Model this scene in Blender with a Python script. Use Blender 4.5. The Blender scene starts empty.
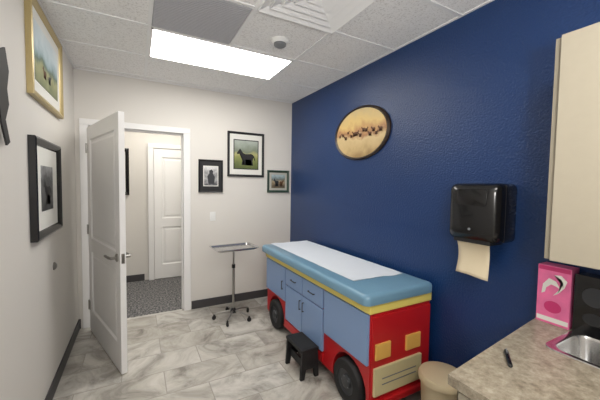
import bpy, bmesh, math, random
from mathutils import Vector, Matrix
random.seed(4)
XL,XR,YB,H=-0.56,1.96,3.90,2.74
YR=-1.6
# ---------------------------------------------------------------- materials
def lin(c):
    out=[]
    for v in c:
        v=v/255.0
        out.append(v/12.92 if v<=0.04045 else ((v+0.055)/1.055)**2.4)
    return tuple(out)+(1.0,)
def mat(name,col,rough=0.5,metal=0.0,coat=0.0,bump=0.0,bscale=50.0,var=0.0,vscale=4.0,spec=0.5,emit=0.0,detail=3.0,bdist=.002):
    m=bpy.data.materials.new(name); m.use_nodes=True; nt=m.node_tree; N=nt.nodes; L=nt.links
    b=N['Principled BSDF']
    b.inputs['Base Color'].default_value=lin(col); b.inputs['Roughness'].default_value=rough
    b.inputs['Metallic'].default_value=metal; b.inputs['Coat Weight'].default_value=coat
    b.inputs['Specular IOR Level'].default_value=spec
    if emit>0:
        b.inputs['Emission Color'].default_value=lin(col); b.inputs['Emission Strength'].default_value=emit
    g=N.new('ShaderNodeNewGeometry')
    if var>0:
        n=N.new('ShaderNodeTexNoise'); n.inputs['Scale'].default_value=vscale; n.inputs['Detail'].default_value=detail
        L.new(g.outputs['Position'],n.inputs['Vector'])
        r=N.new('ShaderNodeMix'); r.data_type='RGBA'
        c=lin(col); r.inputs[6].default_value=tuple(x*(1-var) for x in c[:3])+(1,); r.inputs[7].default_value=tuple(min(1,x*(1+var)) for x in c[:3])+(1,)
        L.new(n.outputs['Fac'],r.inputs[0]); L.new(r.outputs[2],b.inputs['Base Color'])
    if bump>0:
        n=N.new('ShaderNodeTexNoise'); n.inputs['Scale'].default_value=bscale; n.inputs['Detail'].default_value=2
        L.new(g.outputs['Position'],n.inputs['Vector'])
        bp=N.new('ShaderNodeBump'); bp.inputs['Strength'].default_value=bump; bp.inputs['Distance'].default_value=bdist
        L.new(n.outputs['Fac'],bp.inputs['Height']); L.new(bp.outputs['Normal'],b.inputs['Normal'])
    return m
M={}
M['wall']=mat('wall_paint',(220,216,210),0.6,bump=0.25,bscale=140)
M['blue']=mat('navy_paint',(20,52,100),0.30,bump=1.0,bscale=75,bdist=.005,var=0.06,vscale=3)
M['base']=mat('vinyl_base',(66,64,66),0.5)
M['trim']=mat('white_trim_paint',(236,235,234),0.35)
M['doorp']=mat('white_door_paint',(240,239,238),0.35)
M['steel']=mat('stainless',(205,205,205),0.22,1.0)
M['satin']=mat('satin_nickel',(160,158,154),0.32,1.0)
M['black']=mat('black_plastic',(14,14,16),0.2,coat=0.2)
M['blackm']=mat('black_matte',(22,22,24),0.55)
M['rubber']=mat('black_rubber',(20,20,22),0.65,bump=0.3,bscale=200)
M['gray']=mat('grey_plastic',(120,122,125),0.45)
M['dgray']=mat('dark_grey_plastic',(50,52,56),0.4)
M['red']=mat('red_laminate',(182,26,32),0.35)
M['lblue']=mat('light_blue_laminate',(126,152,192),0.38)
M['yellow']=mat('yellow_laminate',(226,208,110),0.4)
M['cush']=mat('blue_vinyl',(110,148,172),0.30,bump=0.15,bscale=300)
M['paper']=mat('table_paper',(218,224,232),0.8,bump=0.4,bscale=25)
M['gold']=mat('gilded_wood',(176,158,112),0.35,0.35,bump=0.4,bscale=160)
M['amber']=mat('amber_lens',(222,172,86),0.3,coat=0.4)
M['cream']=mat('cream_laminate',(204,192,148),0.4)
M['matw']=mat('mat_board_white',(225,224,218),0.8)
M['matg']=mat('mat_board_grey',(178,176,166),0.8)
M['matb']=mat('mat_board_black',(34,34,36),0.7)
M['green']=mat('green_wood',(44,66,54),0.4)
M['cab']=mat('cabinet_laminate',(168,160,143),0.42,var=0.03,vscale=30)
M['cabedge']=mat('cabinet_edge',(146,138,122),0.5)
M['kick']=mat('toe_kick',(60,56,52),0.6)
M['bin']=mat('beige_bin',(200,184,152),0.4)
M['towel']=mat('paper_towel',(212,198,170),0.9,bump=0.4,bscale=120)
M['pink']=mat('pink_card',(226,112,160),0.45,var=0.3,vscale=14)
M['pinkd']=mat('pink_card_dark',(196,52,112),0.45)
M['brown']=mat('horse_brown',(104,70,46),0.6,var=.3,vscale=60)
M['white']=mat('white_plastic',(232,232,230),0.4)
M['tbar']=mat('ceiling_grid_metal',(232,232,232),0.4)
M['vent']=mat('white_vent_metal',(236,236,236),0.45)
M['ventg']=mat('grey_return_grille',(174,174,178),0.6,bump=0.6,bscale=260)
M['lamp']=mat('lamp_diffuser',(255,252,246),0.5,emit=13.0)
M['lamph']=mat('hall_lamp_diffuser',(255,250,240),0.5,emit=9.0)
M['wood']=mat('plaque_rim',(46,32,22),0.45,bump=0.5,bscale=90,var=0.3,vscale=40)

def nodes(name,rough=0.5):
    m=bpy.data.materials.new(name); m.use_nodes=True; nt=m.node_tree
    b=nt.nodes['Principled BSDF']; b.inputs['Roughness'].default_value=rough
    g=nt.nodes.new('ShaderNodeNewGeometry')
    return m,nt.nodes,nt.links,b,g
def ramp(N,stops):
    r=N.new('ShaderNodeValToRGB'); e=r.color_ramp.elements
    e[0].position,e[0].color=stops[0][0],lin(stops[0][1]); e[1].position,e[1].color=stops[-1][0],lin(stops[-1][1])
    for p,c in stops[1:-1]:
        k=e.new(p); k.color=lin(c)
    return r
# floor tiles: 0.61 x 0.305 porcelain, marble look
m,N,L,b,g=nodes('marble_tile_floor',0.16)
mp=N.new('ShaderNodeMapping'); mp.inputs['Location'].default_value=(0.12,0.06,0); L.new(g.outputs['Position'],mp.inputs['Vector'])
br=N.new('ShaderNodeTexBrick'); br.offset=0.5; br.inputs['Scale'].default_value=1.0
br.inputs['Brick Width'].default_value=0.61; br.inputs['Row Height'].default_value=0.305; br.inputs['Mortar Size'].default_value=0.004
br.inputs['Mortar Smooth'].default_value=0.2; br.inputs['Bias'].default_value=0
br.inputs['Color1'].default_value=(0.0,0,0,1); br.inputs['Color2'].default_value=(1,1,1,1); br.inputs['Mortar'].default_value=(.5,.5,.5,1)
L.new(mp.outputs[0],br.inputs['Vector'])
n1=N.new('ShaderNodeTexNoise'); n1.inputs['Scale'].default_value=2.6; n1.inputs['Detail'].default_value=7; n1.inputs['Roughness'].default_value=.64; n1.inputs['Distortion'].default_value=1.8
ad=N.new('ShaderNodeVectorMath'); ad.operation='ADD'; sc=N.new('ShaderNodeVectorMath'); sc.operation='SCALE'; sc.inputs['Scale'].default_value=5.0
L.new(br.outputs['Color'],sc.inputs[0]); L.new(sc.outputs[0],ad.inputs[1]); L.new(g.outputs['Position'],ad.inputs[0]); L.new(ad.outputs[0],n1.inputs['Vector'])
r1=ramp(N,[(0.32,(146,142,136)),(0.45,(184,180,173)),(0.56,(204,200,193)),(0.72,(222,219,213))]); L.new(n1.outputs['Fac'],r1.inputs[0])
tv=N.new('ShaderNodeMix'); tv.data_type='RGBA'; tv.blend_type='MULTIPLY'; tv.inputs[0].default_value=1
tr=ramp(N,[(0,(228,226,222)),(1,(255,255,255))]); L.new(br.outputs['Color'],tr.inputs[0]); L.new(r1.outputs[0],tv.inputs[6]); L.new(tr.outputs[0],tv.inputs[7])
mx=N.new('ShaderNodeMix'); mx.data_type='RGBA'; mx.inputs[7].default_value=lin((160,155,148))
L.new(br.outputs['Fac'],mx.inputs[0]); L.new(tv.outputs[2],mx.inputs[6]); L.new(mx.outputs[2],b.inputs['Base Color'])
bp=N.new('ShaderNodeBump'); bp.inputs['Strength'].default_value=.4; bp.inputs['Distance'].default_value=.002; bp.invert=True
L.new(br.outputs['Fac'],bp.inputs['Height']); L.new(bp.outputs[0],b.inputs['Normal'])
M['floor']=m
# carpet
m,N,L,b,g=nodes('grey_carpet',0.95)
n1=N.new('ShaderNodeTexNoise'); n1.inputs['Scale'].default_value=45; n1.inputs['Detail'].default_value=4
L.new(g.outputs['Position'],n1.inputs['Vector'])
r1=ramp(N,[(0.38,(62,62,64)),(0.5,(98,97,98)),(0.64,(146,144,142))]); L.new(n1.outputs['Fac'],r1.inputs[0]); L.new(r1.outputs[0],b.inputs['Base Color'])
M['carpet']=m
# ceiling tile
m,N,L,b,g=nodes('acoustic_tile',0.9)
n1=N.new('ShaderNodeTexNoise'); n1.inputs['Scale'].default_value=90; n1.inputs['Detail'].default_value=4; L.new(g.outputs['Position'],n1.inputs['Vector'])
r1=ramp(N,[(0.34,(212,210,208)),(0.46,(236,235,234)),(0.7,(241,240,239))]); L.new(n1.outputs['Fac'],r1.inputs[0]); L.new(r1.outputs[0],b.inputs['Base Color'])
bp=N.new('ShaderNodeBump'); bp.inputs['Strength'].default_value=.25; bp.inputs['Distance'].default_value=.002; L.new(n1.outputs['Fac'],bp.inputs['Height']); L.new(bp.outputs[0],b.inputs['Normal'])
M['ceil']=m
# counter laminate
m,N,L,b,g=nodes('stone_laminate',0.28)
n1=N.new('ShaderNodeTexNoise'); n1.inputs['Scale'].default_value=30; n1.inputs['Detail'].default_value=8; n1.inputs['Roughness'].default_value=.75; L.new(g.outputs['Position'],n1.inputs['Vector'])
r1=ramp(N,[(0.34,(118,106,90)),(0.46,(144,134,117)),(0.56,(162,152,135)),(0.70,(184,176,160))]); L.new(n1.outputs['Fac'],r1.inputs[0]); L.new(r1.outputs[0],b.inputs['Base Color'])
M['counter']=m
def landscape(name,stops,z0,z1,scale=9,amt=0.12,rough=.5):
    m,N,L,b,g=nodes(name,rough)
    s=N.new('ShaderNodeSeparateXYZ'); L.new(g.outputs['Position'],s.inputs[0])
    mr=N.new('ShaderNodeMapRange'); mr.inputs[1].default_value=z0; mr.inputs[2].default_value=z1; L.new(s.outputs['Z'],mr.inputs[0])
    n=N.new('ShaderNodeTexNoise'); n.inputs['Scale'].default_value=scale; n.inputs['Detail'].default_value=6; L.new(g.outputs['Position'],n.inputs['Vector'])
    a=N.new('ShaderNodeMath'); a.operation='MULTIPLY_ADD'; a.inputs[1].default_value=amt*4; L.new(n.outputs['Fac'],a.inputs[0])
    sub=N.new('ShaderNodeMath'); sub.operation='SUBTRACT'; sub.inputs[1].default_value=amt*2; L.new(mr.outputs[0],sub.inputs[0]); L.new(sub.outputs[0],a.inputs[2])
    r=ramp(N,stops); L.new(a.outputs[0],r.inputs[0]); L.new(r.outputs[0],b.inputs['Base Color']); return m

# ---------------------------------------------------------------- mesh helpers
SC=bpy.context.scene.collection
def link(me,name,ms,parent=None,loc=(0,0,0),rot=(0,0,0),smooth=False,bevel=0,seg=2):
    o=bpy.data.objects.new(name,me); SC.objects.link(o)
    for k in (ms if isinstance(ms,(list,tuple)) else [ms]): me.materials.append(M[k] if isinstance(k,str) else k)
    o.location=loc; o.rotation_euler=rot
    if parent: o.parent=parent
    if smooth:
        for p in me.polygons: p.use_smooth=True
    if bevel>0:
        bv=o.modifiers.new('bev','BEVEL'); bv.width=bevel; bv.segments=seg; bv.limit_method='ANGLE'; bv.angle_limit=math.radians(40)
        if smooth or seg>2:
            for p in me.polygons: p.use_smooth=True
            w=o.modifiers.new('wn','WEIGHTED_NORMAL'); w.keep_sharp=False
    return o
def empty(name,loc=(0,0,0),rz=0):
    e=bpy.data.objects.new(name,None); SC.objects.link(e); e.location=loc; e.rotation_euler=(0,0,rz); e.empty_display_size=.1; return e
def boxes(name,bl,m,parent=None,bevel=0,seg=2,**k):
    bm=bmesh.new()
    for (a,b) in bl:
        vs=[bm.verts.new((x,y,z)) for x in (a[0],b[0]) for y in (a[1],b[1]) for z in (a[2],b[2])]
        for f in ((0,1,3,2),(4,6,7,5),(0,4,5,1),(2,3,7,6),(0,2,6,4),(1,5,7,3)): bm.faces.new([vs[i] for i in f])
    bmesh.ops.recalc_face_normals(bm,faces=bm.faces)
    me=bpy.data.meshes.new(name); bm.to_mesh(me); bm.free()
    return link(me,name,m,parent,bevel=bevel,seg=seg,**k)
def box(name,a,b,m,parent=None,bevel=0,seg=2,**k): return boxes(name,[(a,b)],m,parent,bevel,seg,**k)
def lathe(name,prof,m,parent=None,n=40,loc=(0,0,0),rot=(0,0,0),sx=1,sy=1,smooth=True):
    bm=bmesh.new(); rings=[]
    for r,z in prof:
        if r<1e-6: rings.append([bm.verts.new((0,0,z))])
        else: rings.append([bm.verts.new((sx*r*math.cos(2*math.pi*i/n),sy*r*math.sin(2*math.pi*i/n),z)) for i in range(n)])
    for A,B in zip(rings[:-1],rings[1:]):
        for i in range(n):
            j=(i+1)%n
            if len(A)==1 and len(B)==1: continue
            if len(A)==1: bm.faces.new((A[0],B[i],B[j]))
            elif len(B)==1: bm.faces.new((A[i],A[j],B[0]))
            else: bm.faces.new((A[i],A[j],B[j],B[i]))
    bmesh.ops.recalc_face_normals(bm,faces=bm.faces)
    me=bpy.data.meshes.new(name); bm.to_mesh(me); bm.free()
    o=link(me,name,m,parent,loc=loc,rot=rot,smooth=smooth)
    if smooth:
        e=o.modifiers.new('es','EDGE_SPLIT'); e.split_angle=math.radians(38)
    return o
def tube(name,pts,r,m,parent=None,cyclic=False,res=6):
    cu=bpy.data.curves.new(name,'CURVE'); cu.dimensions='3D'; sp=cu.splines.new('POLY'); sp.points.add(len(pts)-1)
    for p,q in zip(sp.points,pts): p.co=(*q,1)
    sp.use_cyclic_u=cyclic; cu.bevel_depth=r; cu.bevel_resolution=res; cu.use_fill_caps=True
    tmp=bpy.data.objects.new('tmp',cu); SC.objects.link(tmp); bpy.context.view_layer.update()
    me=bpy.data.meshes.new_from_object(tmp.evaluated_get(bpy.context.evaluated_depsgraph_get()))
    bpy.data.objects.remove(tmp); me.materials.clear()
    return link(me,name,m,parent,smooth=True)
def prism(name,pts,axis,a,b,m,parent=None,bevel=0,seg=2,**k):
    def P(u,v,w):
        c=[0,0,0]; o=[i for i in range(3) if i!=axis]; c[o[0]]=u; c[o[1]]=v; c[axis]=w; return c
    bm=bmesh.new(); A=[bm.verts.new(P(u,v,a)) for u,v in pts]; B=[bm.verts.new(P(u,v,b)) for u,v in pts]
    bm.faces.new(A); bm.faces.new(B[::-1]); n=len(pts)
    for i in range(n): bm.faces.new((A[i],B[i],B[(i+1)%n],A[(i+1)%n]))
    bmesh.ops.recalc_face_normals(bm,faces=bm.faces)
    me=bpy.data.meshes.new(name); bm.to_mesh(me); bm.free()
    return link(me,name,m,parent,bevel=bevel,seg=seg,**k)
def rr(cx,cy,w,h,r,n=6):
    pts=[]
    for (sx,sy,a0) in ((1,1,0),(-1,1,90),(-1,-1,180),(1,-1,270)):
        for i in range(n+1):
            a=math.radians(a0+90*i/n); pts.append((cx+sx*(w/2-r)+r*math.cos(a),cy+sy*(h/2-r)+r*math.sin(a)))
    return pts
def loft(name,loops,m,parent=None,cap0=False,cap1=True,smooth=True,**k):
    bm=bmesh.new(); R=[[bm.verts.new(p) for p in l] for l in loops]
    for A,B in zip(R[:-1],R[1:]):
        n=len(A)
        for i in range(n): bm.faces.new((A[i],A[(i+1)%n],B[(i+1)%n],B[i]))
    if cap0: bm.faces.new(R[0][::-1])
    if cap1: bm.faces.new(R[-1])
    bmesh.ops.recalc_face_normals(bm,faces=bm.faces)
    me=bpy.data.meshes.new(name); bm.to_mesh(me); bm.free()
    o=link(me,name,m,parent,smooth=smooth,**k)
    if smooth:
        e=o.modifiers.new('es','EDGE_SPLIT'); e.split_angle=math.radians(40)
    return o

# ---------------------------------------------------------------- room shell
YH=5.42
box('floor',(XL-.12,YR-.1,-.1),(XR+.12,YB+.06,0),'floor')
box('floor_hall',(-2.6,YB+.06,-.1),(3.6,YH+.1,0.0),'carpet')
box('ceiling',(XL-.12,YR-.1,H),(XR+.12,YB+.12,H+.1),'ceil')
box('ceiling_hall',(-2.6,YB+.12,H),(3.6,YH+.1,H+.1),'ceil')
box('wall_left',(XL-.12,YR-.1,0),(XL,YB+.12,H),'wall')
box('wall_right',(XR,YR-.1,0),(XR+.12,YB+.12,H),'blue')
box('wall_rear',(XL,YR-.1,0),(XR,YR,H),'wall')
OX0,OX1,OZ=-.44,.50,2.17
boxes('wall_back',[((XL,YB,0),(OX0-.02,YB+.12,H)),((OX1+.02,YB,0),(XR,YB+.12,H)),((OX0-.02,YB,OZ+.02),(OX1+.02,YB+.12,H))],'wall')
box('wall_hall_far',(-2.6,YH,0),(3.6,YH+.1,H),'wall')
box('wall_hall_left',(-2.7,YB+.12,0),(-2.6,YH+.1,H),'wall')
box('wall_hall_right',(3.6,YB+.12,0),(3.7,YH+.1,H),'wall')
boxes('wall_hall_near',[((-2.6,YB+.12,0),(XL-.12,YB+.2,H)),((XR+.12,YB+.12,0),(3.6,YB+.2,H))],'wall')
# baseboards
box('baseboard_left',(XL,YR,0),(XL+.012,YB,.105),'base',bevel=.003)
boxes('baseboard_back',[((XL+.012,YB-.012,0),(OX0-.1,YB,.105)),((OX1+.09,YB-.012,0),(XR-.012,YB,.105))],'base',bevel=.003)
box('baseboard_right',(XR-.012,.83,0),(XR,YB,.105),'base',bevel=.003)
boxes('baseboard_hall',[((-2.6,YH-.012,0),(.10,YH,.105)),((1.22,YH-.012,0),(3.6,YH,.105))],'base')
# door frame (hollow metal)
cw=.08
boxes('trim_1',[((OX0-cw,YB-.02,0),(OX0,YB+.14,OZ)),((OX1,YB-.02,0),(OX1+cw,YB+.14,OZ)),((OX0-cw,YB-.02,OZ),(OX1+cw,YB+.14,OZ+.065)),
  ((OX0,YB+.05,0),(OX0+.015,YB+.10,OZ)),((OX1-.015,YB+.05,0),(OX1,YB+.10,OZ)),((OX0,YB+.05,OZ-.015),(OX1,YB+.10,OZ))],'trim',bevel=.004)
# ceiling grid
tb=[]
for x in (.095,1.315): tb.append(((x-.012,YR,H-.006),(x+.012,YB,H+.001)))
for y in (3.78,3.17,2.56,1.95,1.34,.73,.12,-.49,-1.1): tb.append(((XL,y-.012,H-.0065),(XR,y+.012,H+.001)))
tb.append(((.693,1.34,H-.006),(.717,2.56,H+.001)))
tb.append(((XL,YR,H-.007),(XL+.018,YB,H))); tb.append(((XR-.018,YR,H-.007),(XR,YB,H))); tb.append(((XL,YB-.018,H-.007),(XR,YB,H)))
boxes('trim_ceiling_grid',tb,'tbar')
def troffer(y0,y1,x0=.107,x1=1.303,m='lamp',name='ceiling_light_panel'):
    e=empty(name,((x0+x1)/2,(y0+y1)/2,H)); w=(x1-x0)/2; d=(y1-y0)/2
    box('diffuser',(-w+.015,-d+.015,-.008),(w-.015,d-.015,-.001),m,e)
    boxes('bezel',[((-w,-d,-.012),(-w+.015,d,0)),((w-.015,-d,-.012),(w,d,0)),((-w,-d,-.012),(w,-d+.015,0)),((-w,d-.015,-.012),(w,d,0))],'tbar',e)
troffer(2.572,3.158); troffer(-.478,.108)
troffer(4.4,5.0,-.3,.9,'lamph')
troffer(4.4,5.0,1.9,3.1,'lamph')
# return grille (grey) & supply diffuser
e=empty('return_air_grille',(.40,2.255,H))
box('panel',(-.29,-.29,-.010),(.285,.29,-.001),'ventg',e)
sl=[]
for i in range(28): sl.append(((-.285,-.28+i*.0205,-.013),(.28,-.275+i*.0205,-.009)))
boxes('slats',sl,'ventg',e)
e=empty('supply_air_diffuser',(1.01,1.645,H))
for k,s in enumerate((.293,.235,.175,.115,.06)):
    t=s-.046
    loops=[[(a*s,b_*s,-.004) for a,b_ in ((-1,-1),(1,-1),(1,1),(-1,1))],[(a*s,b_*s,-.028+.003*k) for a,b_ in ((-1,-1),(1,-1),(1,1),(-1,1))],[(a*t,b_*t,-.003) for a,b_ in ((-1,-1),(1,-1),(1,1),(-1,1))]]
    loft('cone_%d'%(k+1),loops,'vent',e,smooth=False,cap1=(k==4))
e=empty('smoke_detector',(1.03,2.28,H))
lathe('base',[(0,0),(.07,0),(.07,-.012),(.055,-.03),(.05,-.03)],'white',e)
lathe('dome',[(.05,-.028),(.048,-.045),(.03,-.056),(0,-.058)],'gray',e)

# ---------------------------------------------------------------- door leaf
def panel_door(parent,L,Z,T=.044,m='doorp',z0=.01):
    st=.115; rails=[(z0,.24),(.86,1.0),(Z-.13,Z)]
    boxes('stiles',[((0,0,z0),(st,T,Z)),((L-st,0,z0),(L,T,Z))],m,parent,bevel=.002)
    boxes('rails',[((st-.001,0.0003,a),(L-st+.001,T-.0003,b)) for a,b in rails],m,parent)
    for i,(a,b) in enumerate(((.24,.86),(1.0,Z-.13))):
        for s,yy in ((1,0),(-1,T)):
            def lp(ins,d): return [(x,yy+s*d,z) for x,z in ((st+ins,a+ins),(L-st-ins,a+ins),(L-st-ins,b-ins),(st+ins,b-ins))]
            loft('panel_%d_%s'%(i+1,'front' if s>0 else 'back'),[lp(0,0),lp(.012,.013),lp(.03,.013),lp(.05,.006)],m,parent,smooth=False)
def lever(parent,x,z,side,T=.044,dirx=-1):
    yb=0 if side<0 else T; s=side
    r=(math.radians(90),0,0) if s<0 else (math.radians(-90),0,0)
    lathe('rosette_%d'%(1 if s<0 else 2),[(0,0),(.034,0),(.034,.007),(.026,.013),(.012,.015),(.012,.05),(0,.05)],'satin',parent,loc=(x,yb,z),rot=r)
    tube('lever_%d'%(1 if s<0 else 2),[(x,yb+s*.045,z),(x+dirx*.02,yb+s*.054,z),(x+dirx*.06,yb+s*.058,z+.002),(x+dirx*.13,yb+s*.056,z)],.011,'satin',parent)
d=Vector((.302,-.953)); d.normalize(); LD=1.075
fr=Vector((-.08,2.79)); hx=fr-d*LD
e=empty('door_1',(hx.x,hx.y,0),math.atan2(d.y,d.x))
leaf=empty('leaf',(0,-.044,0)); leaf.parent=e
panel_door(leaf,LD,2.13)
lever(leaf,LD-.07,.96,-1); lever(leaf,LD-.07,.96,1)
box('latch_plate',(LD-.0005,.010,.92),(LD+.002,.034,1.0),'satin',leaf)
for i,z in enumerate((.28,1.08,1.92)):
    lathe('hinge_%d'%(i+1),[(0,-.05),(.008,-.05),(.008,.05),(0,.05)],'satin',leaf,n=16,loc=(-.006,-.004,z))
    box('hinge_leaf_%d'%(i+1),(-.012,-.001,z-.05),(.03,-.0035,z+.05),'satin',leaf)
# hall door
e=empty('door_2',(.245,YH-.045,0))
panel_door(e,.90,2.12)
lever(e,.83,.96,-1)
boxes('trim_2',[((.16,YH-.05,0),(.24,YH,2.13)),((1.15,YH-.05,0),(1.23,YH,2.13)),((.16,YH-.05,2.13),(1.23,YH,2.20))],'trim',bevel=.004)
e=empty('door_stop',(XL,2.88,.93),math.radians(90))
lathe('bumper',[(0,0),(.03,0),(.03,.006),(.022,.014),(.012,.02),(0,.02)],'satin',e,rot=(math.radians(90),0,0))
e=empty('light_switch',(.85,YB,1.16))
box('plate',(-.036,-.006,-.058),(.036,0,.058),'white',e,bevel=.003)
box('rocker',(-.016,-.010,-.033),(.016,-.005,.033),'white',e,bevel=.002)

# ---------------------------------------------------------------- pictures
def frame(parent,w,h,fw,dp,m):
    prof=[(0,0),(0,-dp),(fw*.25,-dp*1.15),(fw*.6,-dp*.95),(fw*.85,-dp*.7),(fw,-dp*.45),(fw,0)]
    loops=[]
    for o_,y in prof:
        loops.append([(-w/2+o_,y,-h/2+o_),(w/2-o_,y,-h/2+o_),(w/2-o_,y,h/2-o_),(-w/2+o_,y,h/2-o_)])
    loft('frame',loops,m,parent,cap1=False,smooth=False)
def poly(name,pts,y,m,parent):
    bm=bmesh.new(); bm.faces.new([bm.verts.new((x,y,z)) for x,z in pts]); bmesh.ops.triangulate(bm,faces=bm.faces[:])
    me=bpy.data.meshes.new(name); bm.to_mesh(me); bm.free(); return link(me,name,m,parent)
HORSE=[(0.0,.70),(.02,.76),(.08,.84),(.13,.93),(.17,.99),(.19,.93),(.25,.86),(.33,.73),(.45,.67),(.62,.68),(.75,.70),(.85,.66),(.93,.56),(.99,.32),(.95,.28),(.89,.48),(.87,.40),(.84,.26),(.87,.0),(.81,0),(.78,.22),(.74,.34),(.71,.2),(.74,0),(.69,0),(.66,.2),(.66,.36),(.55,.34),(.44,.36),(.44,.2),(.46,0),(.41,0),(.39,.2),(.37,.36),(.34,.2),(.30,.02),(.25,.02),(.29,.24),(.28,.42),(.24,.56),(.19,.68),(.13,.68),(.04,.64)]
def horse(parent,cx,cz,w,h,y,m,flip=False,name='horse'):
    poly(name,[(cx+((1-a) if flip else a)*w-w/2,cz+b_*h-h/2) for a,b_ in HORSE],y,m,parent)
def picture(name,loc,rz,w,h,fw,dp,fm,mt,mw,art,border=None,bw=.01):
    e=empty(name,loc,rz)
    frame(e,w,h,fw,dp,fm)
    yf=-dp*.45
    box('mat_board',(-w/2+fw*.8,yf,-h/2+fw*.8),(w/2-fw*.8,-.001,h/2-fw*.8),mt,e)
    iw,ih=w-2*fw-2*mw[0],h-2*fw-2*mw[1]
    if border: box('inner_mat',(-iw/2-bw,yf-.0012,-ih/2-bw),(iw/2+bw,yf+.001,ih/2+bw),border,e)
    box('print',(-iw/2,yf-.0024,-ih/2),(iw/2,yf+.001,ih/2),art,e)
    return e,iw,ih,yf-.0032
artA=landscape('print_green_field',[(0,(84,96,52)),(.35,(140,146,84)),(.5,(176,172,116)),(.62,(120,130,112)),(1,(170,178,168))],1.80,2.13)
e,iw,ih,y=picture('framed_horse_picture',(1.285,YB,1.965),0,.50,.585,.030,.022,'blackm','matw',(.06,.08),artA,'matb',.012)
horse(e,.0,-.03,iw*.8,ih*.6,y,'matb')
artB=landscape('print_grey_photo',[(0,(90,90,92)),(.4,(176,176,176)),(.6,(136,136,136)),(1,(215,215,215))],1.56,1.78,30,.2)
e,iw,ih,y=picture('small_framed_photo',(.825,YB,1.67),0,.30,.41,.022,.02,'blackm','matb',(.045,.065),artB,'matw',.010)
poly('figure',[(-.03,-.1),(-.045,0),(-.02,.03),(-.02,.07),(.01,.085),(.03,.06),(.025,.03),(.05,-.01),(.04,-.1)],y,'dgray',e)
artC=landscape('print_dusty_photo',[(0,(96,84,66)),(.4,(168,150,120)),(.6,(104,112,104)),(1,(160,180,186))],1.56,1.70,25,.15)
e,iw,ih,y=picture('green_framed_photo',(1.755,YB,1.62),0,.33,.31,.032,.02,'green','matg',(.03,.03),artC)
horse(e,-.03,-.01,iw*.4,ih*.6,y,'dgray'); horse(e,.05,-.015,iw*.35,ih*.5,y-.0004,'brown',True)
artD=landscape('print_pale_landscape',[(0,(112,120,86)),(.28,(160,160,118)),(.42,(96,118,104)),(.55,(150,172,178)),(.75,(196,210,216)),(1,(212,220,222))],2.2,2.58,8,.15)
e,iw,ih,y=picture('gilt_framed_painting',(XL,2.76,2.39),math.radians(90),.84,.60,.045,.03,'gold','matw',(.075,.07),artD)
horse(e,-.08,-.08,.10,.08,y,'brown'); horse(e,.06,-.085,.09,.075,y-.0004,'dgray',True)
artE=landscape('print_dark_photo',[(0,(40,42,44)),(.5,(92,92,92)),(.7,(60,62,64)),(1,(150,150,150))],1.35,1.7,14,.2)
e,iw,ih,y=picture('black_framed_print',(XL,2.67,1.525),math.radians(90),.68,.64,.05,.035,'black','matw',(.14,.12),artE)
horse(e,0,-.02,iw*.7,ih*.6,y,'blackm')
# black metal wall ornament on the left wall
e=empty('metal_horse_wall_ornament',(XL,1.735,1.96),math.radians(90))
OR=[(.24,-.02),(.22,.05),(.25,.14),(.21,.24),(.13,.20),(.05,.16),(-.06,.10),(-.16,.06),(-.24,.02),(-.27,-.1),(-.2,-.04),(-.2,-.24),(-.14,-.24),(-.13,-.08),(-.02,-.05),(.0,-.24),(.06,-.24),(.06,-.06),(.12,-.04),(.14,-.12),(.2,-.22),(.24,-.2),(.19,-.1)]
prism('silhouette',OR,1,-.022,-.014,'blackm',e)
boxes('standoffs',[((-.1,-.014,0),(-.08,0,.02)),((.1,-.014,0),(.12,0,.02))],'blackm',e)
# oval plaque on blue wall
artO=landscape('plaque_sunset',[(0,(158,130,86)),(.22,(196,170,122)),(.40,(206,182,134)),(.5,(168,122,84)),(.58,(192,150,96)),(.72,(214,184,116)),(1,(196,174,124))],1.86,2.34,10,.12)
e=empty('oval_wooden_plaque',(XR,2.375,2.095),math.radians(-90))
RX=math.radians(90)
lathe('board',[(0,0),(1.0,0),(1.0,.018),(.965,.030),(.91,.02)],'wood',e,n=72,rot=(RX,0,0),sx=.412,sy=.262)
lathe('painting',[(.915,.019),(0,.021)],artO,e,n=72,rot=(RX,0,0),sx=.412,sy=.262)
rn=random.Random(3)
for i in range(14):
    cx=-.31+i*.047; s=rn.uniform(.6,1.0); horse(e,cx,.01+rn.uniform(-.035,.03),.072*s,.058*s,-.0225-.0003*i,'brown',i%3==0,'horse_%d'%(i+1))

# ---------------------------------------------------------------- exam table (toy truck)
e=empty('pediatric_exam_table',(0,0,0))
X0,X1,Y0,Y1=1.325,1.905,1.47,3.235
WR=.158
def arch(yc,r=.193,zb=.10):
    pts=[]; 
    a0=math.asin((zb-WR)/r)
    for i in range(13):
        a=a0+(math.pi-2*a0)*i/12; pts.append((yc+r*math.cos(a),WR+r*math.sin(a)))
    return pts[::-1]
WY=(1.695,2.97)
prof=[(Y0,.12)]+arch(WY[0])+arch(WY[1])+[(Y1,.12),(Y1,.735),(Y0,.735)]
prism('chassis',prof,0,X0+.012,X1,'red',e,bevel=.004)
box('underframe',(X0+.15,Y0+.05,.08),(X1-.03,Y1-.05,.3),'blackm',e)
box('deck_band',(X0-.008,Y0-.012,.738),(X1+.005,Y1+.01,.80),'yellow',e,bevel=.006,seg=3)
cl=[]
cx,cy,w,h=(1.268+1.915)/2,(1.44+3.275)/2,1.915-1.268,3.275-1.44
for ins,z in ((.012,.80),(.002,.805),(0,.815),(0,.85),(.004,.864),(.014,.873),(.03,.877)):
    cl.append([(x,y,z) for x,y in rr(cx,cy,w-2*ins,h-2*ins,.045-ins*.6)])
loft('cushion',cl,'cush',e,cap0=True)
bm=bmesh.new(); ny,nx=60,16; g_=[]
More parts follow.
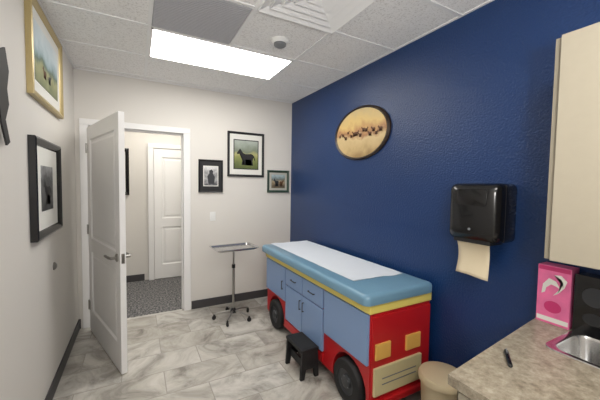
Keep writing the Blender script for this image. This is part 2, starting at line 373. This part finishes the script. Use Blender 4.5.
for j in range(ny+1):
    row=[]
    for i in range(nx+1):
        x=1.385+(1.875-1.385)*i/nx; y=1.69+(3.262-1.69)*j/ny
        z=.8792+.0018*math.sin(y*31+x*9)*math.sin(x*23)+.0006*math.sin(y*70+x*30)+.0012
        if j==0: y+=.012*math.sin(i*.9)+.05*(1-i/nx)
        row.append(bm.verts.new((x,y,z)))
    g_.append(row)
for j in range(ny):
    for i in range(nx): bm.faces.new((g_[j][i],g_[j][i+1],g_[j+1][i+1],g_[j+1][i]))
me=bpy.data.meshes.new('paper_sheet'); bm.to_mesh(me); bm.free()
link(me,'paper_sheet','paper',e,smooth=True)
def fr_(name,y0,y1,z0,z1): box(name,(X0-.008,y0,z0),(X0+.013,y1,z1),'lblue',e,bevel=.003)
fr_('side_panel',1.48,2.00,.385,.73)
fr_('cab_door',2.725,3.22,.385,.73)
fr_('drawer_1',2.02,2.36,.575,.73); fr_('drawer_2',2.37,2.71,.575,.73)
fr_('cupboard_door_1',2.02,2.36,.215,.563); fr_('cupboard_door_2',2.37,2.71,.215,.563)
def pull(name,p,q):
    d_=.022
    tube(name,[(X0-.006,*p),(X0-d_,*p),(X0-d_,*q),(X0-.006,*q)],.005,'dgray',e)
pull('drawer_pull_1',(2.15,.65),(2.24,.65)); pull('drawer_pull_2',(2.49,.65),(2.58,.65))
pull('door_pull_1',(2.335,.43),(2.335,.51)); pull('door_pull_2',(2.395,.43),(2.395,.51)); pull('door_pull_3',(2.78,.50),(2.78,.58))
box('rocker_panel',(X0-.004,2.02,.13),(X0+.013,2.71,.20),'red',e,bevel=.003)
k_=WR/.15
for i,yc in enumerate(WY):
    for s,xc in (('near',X0-.015),('far',X1-.10)):
        lathe('tyre_%d_%s'%(i+1,s),[(r_*k_,z_) for r_,z_ in [(.085,0),(.12,-.004),(.142,.004),(.15,.018),(.15,.07),(.142,.084),(.12,.09),(.085,.09)]],'rubber',e,n=48,loc=(xc,yc,WR),rot=(0,RX,0))
        lathe('hub_%d_%s'%(i+1,s),[(.09,.004),(.083,.012),(.05,.016),(.045,.002),(.022,-.004),(0,-.004)],'dgray',e,n=32,loc=(xc,yc,WR),rot=(0,RX,0))
    for k in range(5):
        a=2*math.pi*k/5
        lathe('lug_%d_%d'%(i+1,k),[(0,-.006),(.008,-.006),(.008,.01)],'gray',e,n=12,loc=(X0-.015+.006,yc+.035*math.cos(a),WR+.035*math.sin(a)),rot=(0,RX,0))
box('nose_panel',(X0+.02,Y0-.012,.13),(X1-.005,Y0+.002,.715),'red',e,bevel=.004)
box('headlight_1',(1.365,Y0-.026,.425),(1.50,Y0-.010,.535),'amber',e,bevel=.006,seg=3)
box('headlight_2',(1.645,Y0-.026,.425),(1.79,Y0-.010,.535),'amber',e,bevel=.006,seg=3)
box('grille_panel',(1.355,Y0-.03,.185),(1.80,Y0-.010,.375),'cream',e,bevel=.004)
boxes('grille_slot',[((1.42,Y0-.034,.255),(1.74,Y0-.028,.260)),((1.42,Y0-.034,.295),(1.74,Y0-.028,.300))],'gray',e)
box('bumper',(X0+.0,Y0-.045,.105),(X1,Y0-.002,.155),'red',e,bevel=.012,seg=4)

# ---------------------------------------------------------------- instrument stand
cx,cy=.985,3.42
e=empty('instrument_tray_stand',(cx,cy,0),math.radians(4))
zt=.85
def rl(w,h,r,z): return [(x,y,z) for x,y in rr(0,-.02,w,h,r)]
lp=[rl(.50,.34,.04,zt+.0),rl(.50,.34,.04,zt+.004),rl(.465,.305,.03,zt+.002),rl(.455,.295,.03,zt-.016),rl(.44,.28,.025,zt-.018)]
loft('tray',lp,'steel',e)
tube('tray_support',[(-.20,-.14,zt-.022),(.20,-.14,zt-.022),(.20,.11,zt-.022),(-.20,.11,zt-.022)],.006,'steel',e,cyclic=True)
tube('support_bar',[(0,-.14,zt-.022),(0,.11,zt-.022)],.006,'steel',e)
tube('upper_post',[(0,0,zt-.024),(0,0,.45)],.010,'satin',e)
tube('lower_post',[(0,0,.62),(0,0,.10)],.014,'satin',e)
lathe('height_collar',[(0,.60),(.02,.60),(.02,.64),(0,.64)],'blackm',e,n=20)
lathe('hub',[(0,.07),(.035,.07),(.035,.10),(.018,.125),(0,.125)],'blackm',e,n=24)
for k in range(5):
    a=2*math.pi*k/5+.3; c,s=math.cos(a),math.sin(a)
    tube('leg_%d'%(k+1),[(c*.02,s*.02,.095),(c*.12,s*.12,.085),(c*.215,s*.215,.066)],.010,'satin',e)
    lathe('caster_wheel_%d'%(k+1),[(0,-.011),(.02,-.011),(.0245,-.007),(.0245,.007),(.02,.011),(0,.011)],'rubber',e,n=20,loc=(c*.218,s*.218,.0245),rot=(RX,0,a+.6))
    lathe('caster_stem_%d'%(k+1),[(0,.03),(.012,.034),(.012,.06),(0,.066)],'blackm',e,n=14,loc=(c*.215,s*.215,0))

# ---------------------------------------------------------------- step stool
e=empty('step_stool',(1.225,2.19,0),math.radians(0))
hs=.25
box('tread',(-.082,-.145,hs-.03),(.082,.145,hs),'blackm',e,bevel=.008,seg=3)
box('tread_grip',(-.068,-.125,hs-.002),(.068,.125,hs+.002),'rubber',e)
for k,s in enumerate((-1,1)):
    pts=[(-.086,0),(-.048,0),(-.035,.08),(.035,.08),(.048,0),(.086,0),(.074,hs-.02),(-.074,hs-.02)]
    prism('leg_panel_%d'%(k+1),pts,1,s*.132-.012,s*.132+.012,'blackm',e,bevel=.004)
    tube('foot_%d'%(k+1),[(-.082,s*.132,.008),(-.05,s*.132,.008)],.008,'rubber',e)
box('lower_brace',(-.045,-.122,.07),(-.03,.122,.14),'blackm',e,bevel=.003)
box('brace_back',(.03,-.122,.07),(.045,.122,.14),'blackm',e,bevel=.003)

# ---------------------------------------------------------------- waste bin
e=empty('round_waste_bin',(1.70,1.20,0))
lathe('body',[(0,.0),(.105,0),(.11,.01),(.128,.335),(.13,.34)],'bin',e)
lathe('lid',[(.13,.34),(.142,.348),(.144,.372),(.134,.39),(.09,.402),(0,.406)],'bin',e)
lathe('base_ring',[(.112,0),(.114,.025),(.108,.028)],'blackm',e)
box('pedal',(-.165,-.025,.012),(-.10,.025,.022),'blackm',e,bevel=.004)

# ---------------------------------------------------------------- towel dispenser
e=empty('paper_towel_dispenser',(XR,1.10,1.425),math.radians(-90))
w,hh,dp=.31,.35,.205
lp=[]
for ins,y in ((.004,0),(.0,-.01),(0,-dp*.72),(.006,-dp*.86),(.022,-dp*.96),(.05,-dp)):
    lp.append([(x,y,z) for x,z in rr(0,0,w-2*ins,hh-2*ins,.035)])
loft('housing',lp,'black',e)
loft('front_window',[[(x,y,z) for x,z in rr(0,.09,w_,.10,.02)] for y,w_ in ((-dp+.002,.19),(-dp-.004,.19),(-dp-.006,.18))],'black',e)
box('seam',(-w/2-.0015,-dp*.6-.002,-hh/2+.01),(w/2+.0015,-dp*.6+.002,hh/2-.01),'rubber',e)
box('exit_chute',(-.115,-dp*.9,-hh/2-.012),(.115,-dp*.25,-hh/2+.02),'blackm',e,bevel=.006)
lathe('lock',[(0,0),(.008,0),(.008,.004),(0,.004)],'gray',e,n=16,loc=(0,-dp,-.1),rot=(RX,0,0))
bm=bmesh.new(); rows=[]
for j in range(13):
    t=j/12; z=-hh/2-.002-t*.215; y=-dp*.72+.03*math.sin(t*2.4)-.012*t
    rows.append([bm.verts.new((-.115+.20*i/6,y+.006*math.sin(i*1.3+j*.4),z-.012*(i/6)*t)) for i in range(7)])
for A,B in zip(rows[:-1],rows[1:]):
    for i in range(6): bm.faces.new((A[i],A[i+1],B[i+1],B[i]))
me=bpy.data.meshes.new('towel_sheet'); bm.to_mesh(me); bm.free(); o=link(me,'towel_sheet','towel',e,smooth=True)
s=o.modifiers.new('s','SOLIDIFY'); s.thickness=.0015

# ---------------------------------------------------------------- counter, cabinets, sink
e=empty('base_cabinet_with_counter',(0,0,0))
CX0,CZ=1.01,.88; yN=-.9
ye0,ye1=.69,.80
def yend(x): return ye0+(ye1-ye0)*(x-CX0)/(XR-CX0)
sx0,sx1,sy0,sy1=1.585,1.865,.06,.61
def slab(name,pts): prism(name,pts,2,CZ-.038,CZ,'counter',e)
slab('worktop_front',[(CX0,yN),(sx0,yN),(sx0,yend(sx0)),(CX0,ye0)])
slab('worktop_back',[(sx1,yN),(XR-.001,yN),(XR-.001,yend(XR)),(sx1,yend(sx1))])
slab('worktop_far',[(sx0,sy1),(sx1,sy1),(sx1,yend(sx1)),(sx0,yend(sx0))])
slab('worktop_near',[(sx0,yN),(sx1,yN),(sx1,sy0),(sx0,sy0)])
prism('carcass',[(CX0+.03,yN+.01),(XR-.001,yN+.01),(XR-.001,yend(XR)-.02),(CX0+.03,ye0-.02)],2,.10,CZ-.20,'cab',e)
boxes('carcass_rim',[((CX0+.03,yN+.01,CZ-.21),(CX0+.05,ye0-.02,CZ-.038))],'cab',e)
prism('end_panel',[(CX0+.03,ye0-.045),(XR-.001,yend(XR)-.045),(XR-.001,yend(XR)-.02),(CX0+.03,ye0-.02)],2,.10,CZ-.038,'cab',e)
box('toe_kick',(CX0+.10,yN+.02,0),(XR-.002,ye0-.03,.10),'kick',e)
for k in range(3):
    y1=.655-k*.5; box('door_%d'%(k+1),(CX0+.010,y1-.49,.12),(CX0+.03,y1,CZ-.19),'cab',e,bevel=.002)
    box('drawer_front_%d'%(k+1),(CX0+.010,y1-.49,CZ-.18),(CX0+.03,y1,CZ-.05),'cab',e,bevel=.002)
    tube('pull_%d'%(k+1),[(CX0+.012,y1-.3,CZ-.115),(CX0-.012,y1-.3,CZ-.115),(CX0-.012,y1-.19,CZ-.115),(CX0+.012,y1-.19,CZ-.115)],.004,'satin',e)
e=empty('stainless_sink',((sx0+sx1)/2,(sy0+sy1)/2,CZ))
w,h=sx1-sx0,sy1-sy0
def sl_(w_,h_,r,z): return [(x,y,z) for x,y in rr(0,0,w_,h_,r,8)]
loft('bowl',[sl_(w+.045,h+.045,.05,.0005),sl_(w+.042,h+.042,.05,.005),sl_(w+.02,h+.02,.05,.006),sl_(w-.012,h-.012,.05,.002),sl_(w-.02,h-.02,.05,-.01),sl_(w-.035,h-.035,.05,-.13),sl_(w-.06,h-.06,.05,-.15),sl_(w-.12,h-.12,.04,-.155)],'steel',e)
lathe('drain',[(0,-.153),(.03,-.153),(.038,-.151),(.042,-.154)],'satin',e)
lathe('strainer',[(0,-.150),(.02,-.1505),(.028,-.1525)],'dgray',e)
e=empty('sink_faucet',(1.915,.335,CZ))
lathe('base',[(0,0),(.025,0),(.025,.01),(.016,.03),(.014,.05),(0,.05)],'steel',e)
tube('spout',[(0,0,.03)]+[(-.07+.07*math.cos(a),0,.20+.07*math.sin(a)) for a in [math.pi*i/10 for i in range(11)]]+[(-.14,0,.17)],.011,'steel',e)
for s in (-1,1): tube('handle_%d'%(1 if s<0 else 2),[(0,s*.015,.035),(0,s*.09,.05)],.009,'steel',e)
e=empty('wall_cabinet',(0,0,0))
ux,uy,uz0,uz1=1.64,.67,1.255,2.235
box('carcass',(ux,-.9,uz0),(XR,uy,uz1),'cabedge',e,bevel=.002)
for k in range(3):
    y1=uy-.028-k*.5; box('door_%d'%(k+1),(ux-.02,y1-.494,uz0-.002),(ux,y1,uz1+.002),'cab',e,bevel=.002)
e=empty('marker_pen',(1.315,.64,CZ+.0085),math.radians(34))
RY=math.radians(90)
lathe('barrel',[(0,-.065),(.0075,-.065),(.0085,-.062),(.0085,.012),(0,.012)],'black',e,n=20,rot=(0,RY,0))
lathe('cap',[(0,.013),(.0085,.013),(.0085,.05),(.006,.062),(0,.062)],'blackm',e,n=20,rot=(0,RY,0))
box('clip',(.02,-.002,.007),(.055,.002,.0115),'gray',e)
# glove boxes
def glove(name,loc,w,h,d_,m,mo,rz=math.radians(-90)):
    e=empty(name,loc,rz)
    box('carton',(-w/2,-d_,0),(w/2,0,h),m,e,bevel=.002)
    lathe('opening',[(0,.0005),(.8,.0005),(1,.001),(1,.0)],mo,e,n=36,loc=(0,-d_-.0002,h*.30),rot=(RX,0,0),sx=w*.26,sy=h*.10,smooth=False)
    return e
e=glove('glove_box',(1.945,.712,CZ),.14,.30,.085,'pink','pinkd')
poly('flourish_1',[(-.05,.15),(-.045,.20),(-.02,.235),(.01,.225),(.03,.19),(.01,.20),(-.01,.205),(-.03,.185),(-.035,.16)],-.0862,'matw',e)
poly('flourish_2',[(.0,.15),(.02,.165),(.045,.20),(.055,.235),(.03,.26),(.0,.255),(.03,.24),(.04,.22),(.02,.18)],-.0862,'matw',e)
poly('label_band',[(-.066,.012),(.066,.012),(.066,.035),(-.066,.035)],-.0862,'matw',e)
poly('top_band',[(-.066,.275),(.066,.275),(.066,.296),(-.066,.296)],-.0862,'pinkd',e)
e=glove('glove_box.001',(1.945,.555,CZ),.15,.285,.085,'black','matb')
lathe('label_disc',[(0,.0),(.045,.0),(.045,-.001)],'dgray',e,n=36,loc=(0,-.0862,.19),rot=(RX,0,0),smooth=False)

artH=landscape('print_hall',[(0,(60,60,60)),(.5,(130,120,110)),(1,(180,180,180))],1.4,2.0,12,.2)
picture('hall_framed_picture',(-.40,YH,1.74),0,.60,.72,.05,.03,'black','matw',(.08,.08),artH)

# ---------------------------------------------------------------- added fill light, unseen behind the camera, aimed up to brighten the ceiling
ld=bpy.data.lights.new('added_ceiling_fill','AREA'); ld.shape='DISK'; ld.size=.35; ld.energy=38; ld.color=(1,.98,.95)
lo=bpy.data.objects.new('added_ceiling_fill',ld); SC.objects.link(lo); lo.location=(.15,-.55,1.75)
lo.rotation_euler=Vector((.15,.75,.75)).to_track_quat('-Z','Y').to_euler()
# ---------------------------------------------------------------- world, camera
w=bpy.data.worlds.new('world'); bpy.context.scene.world=w; w.use_nodes=True
w.node_tree.nodes['Background'].inputs[0].default_value=(.6,.65,.7,1); w.node_tree.nodes['Background'].inputs[1].default_value=.3
yaw,pitch,roll,f,hc=0.4966,0.0489,0.0151,301.74,1.572
fwd=Vector((math.sin(yaw)*math.cos(pitch),math.cos(yaw)*math.cos(pitch),-math.sin(pitch)))
r=Vector((math.cos(yaw),-math.sin(yaw),0)); u=r.cross(fwd)
r2=r*math.cos(roll)+u*math.sin(roll); u2=-r*math.sin(roll)+u*math.cos(roll)
cd=bpy.data.cameras.new('camera'); co=bpy.data.objects.new('camera',cd); SC.objects.link(co)
cd.sensor_width=36; cd.lens=f*36/600; cd.clip_start=.02
mw=Matrix((r2,u2,-fwd)).transposed().to_4x4(); mw.translation=Vector((0,0,hc)); co.matrix_world=mw
bpy.context.scene.camera=co
try:
    bpy.context.scene.view_settings.view_transform='Standard'
except Exception: pass
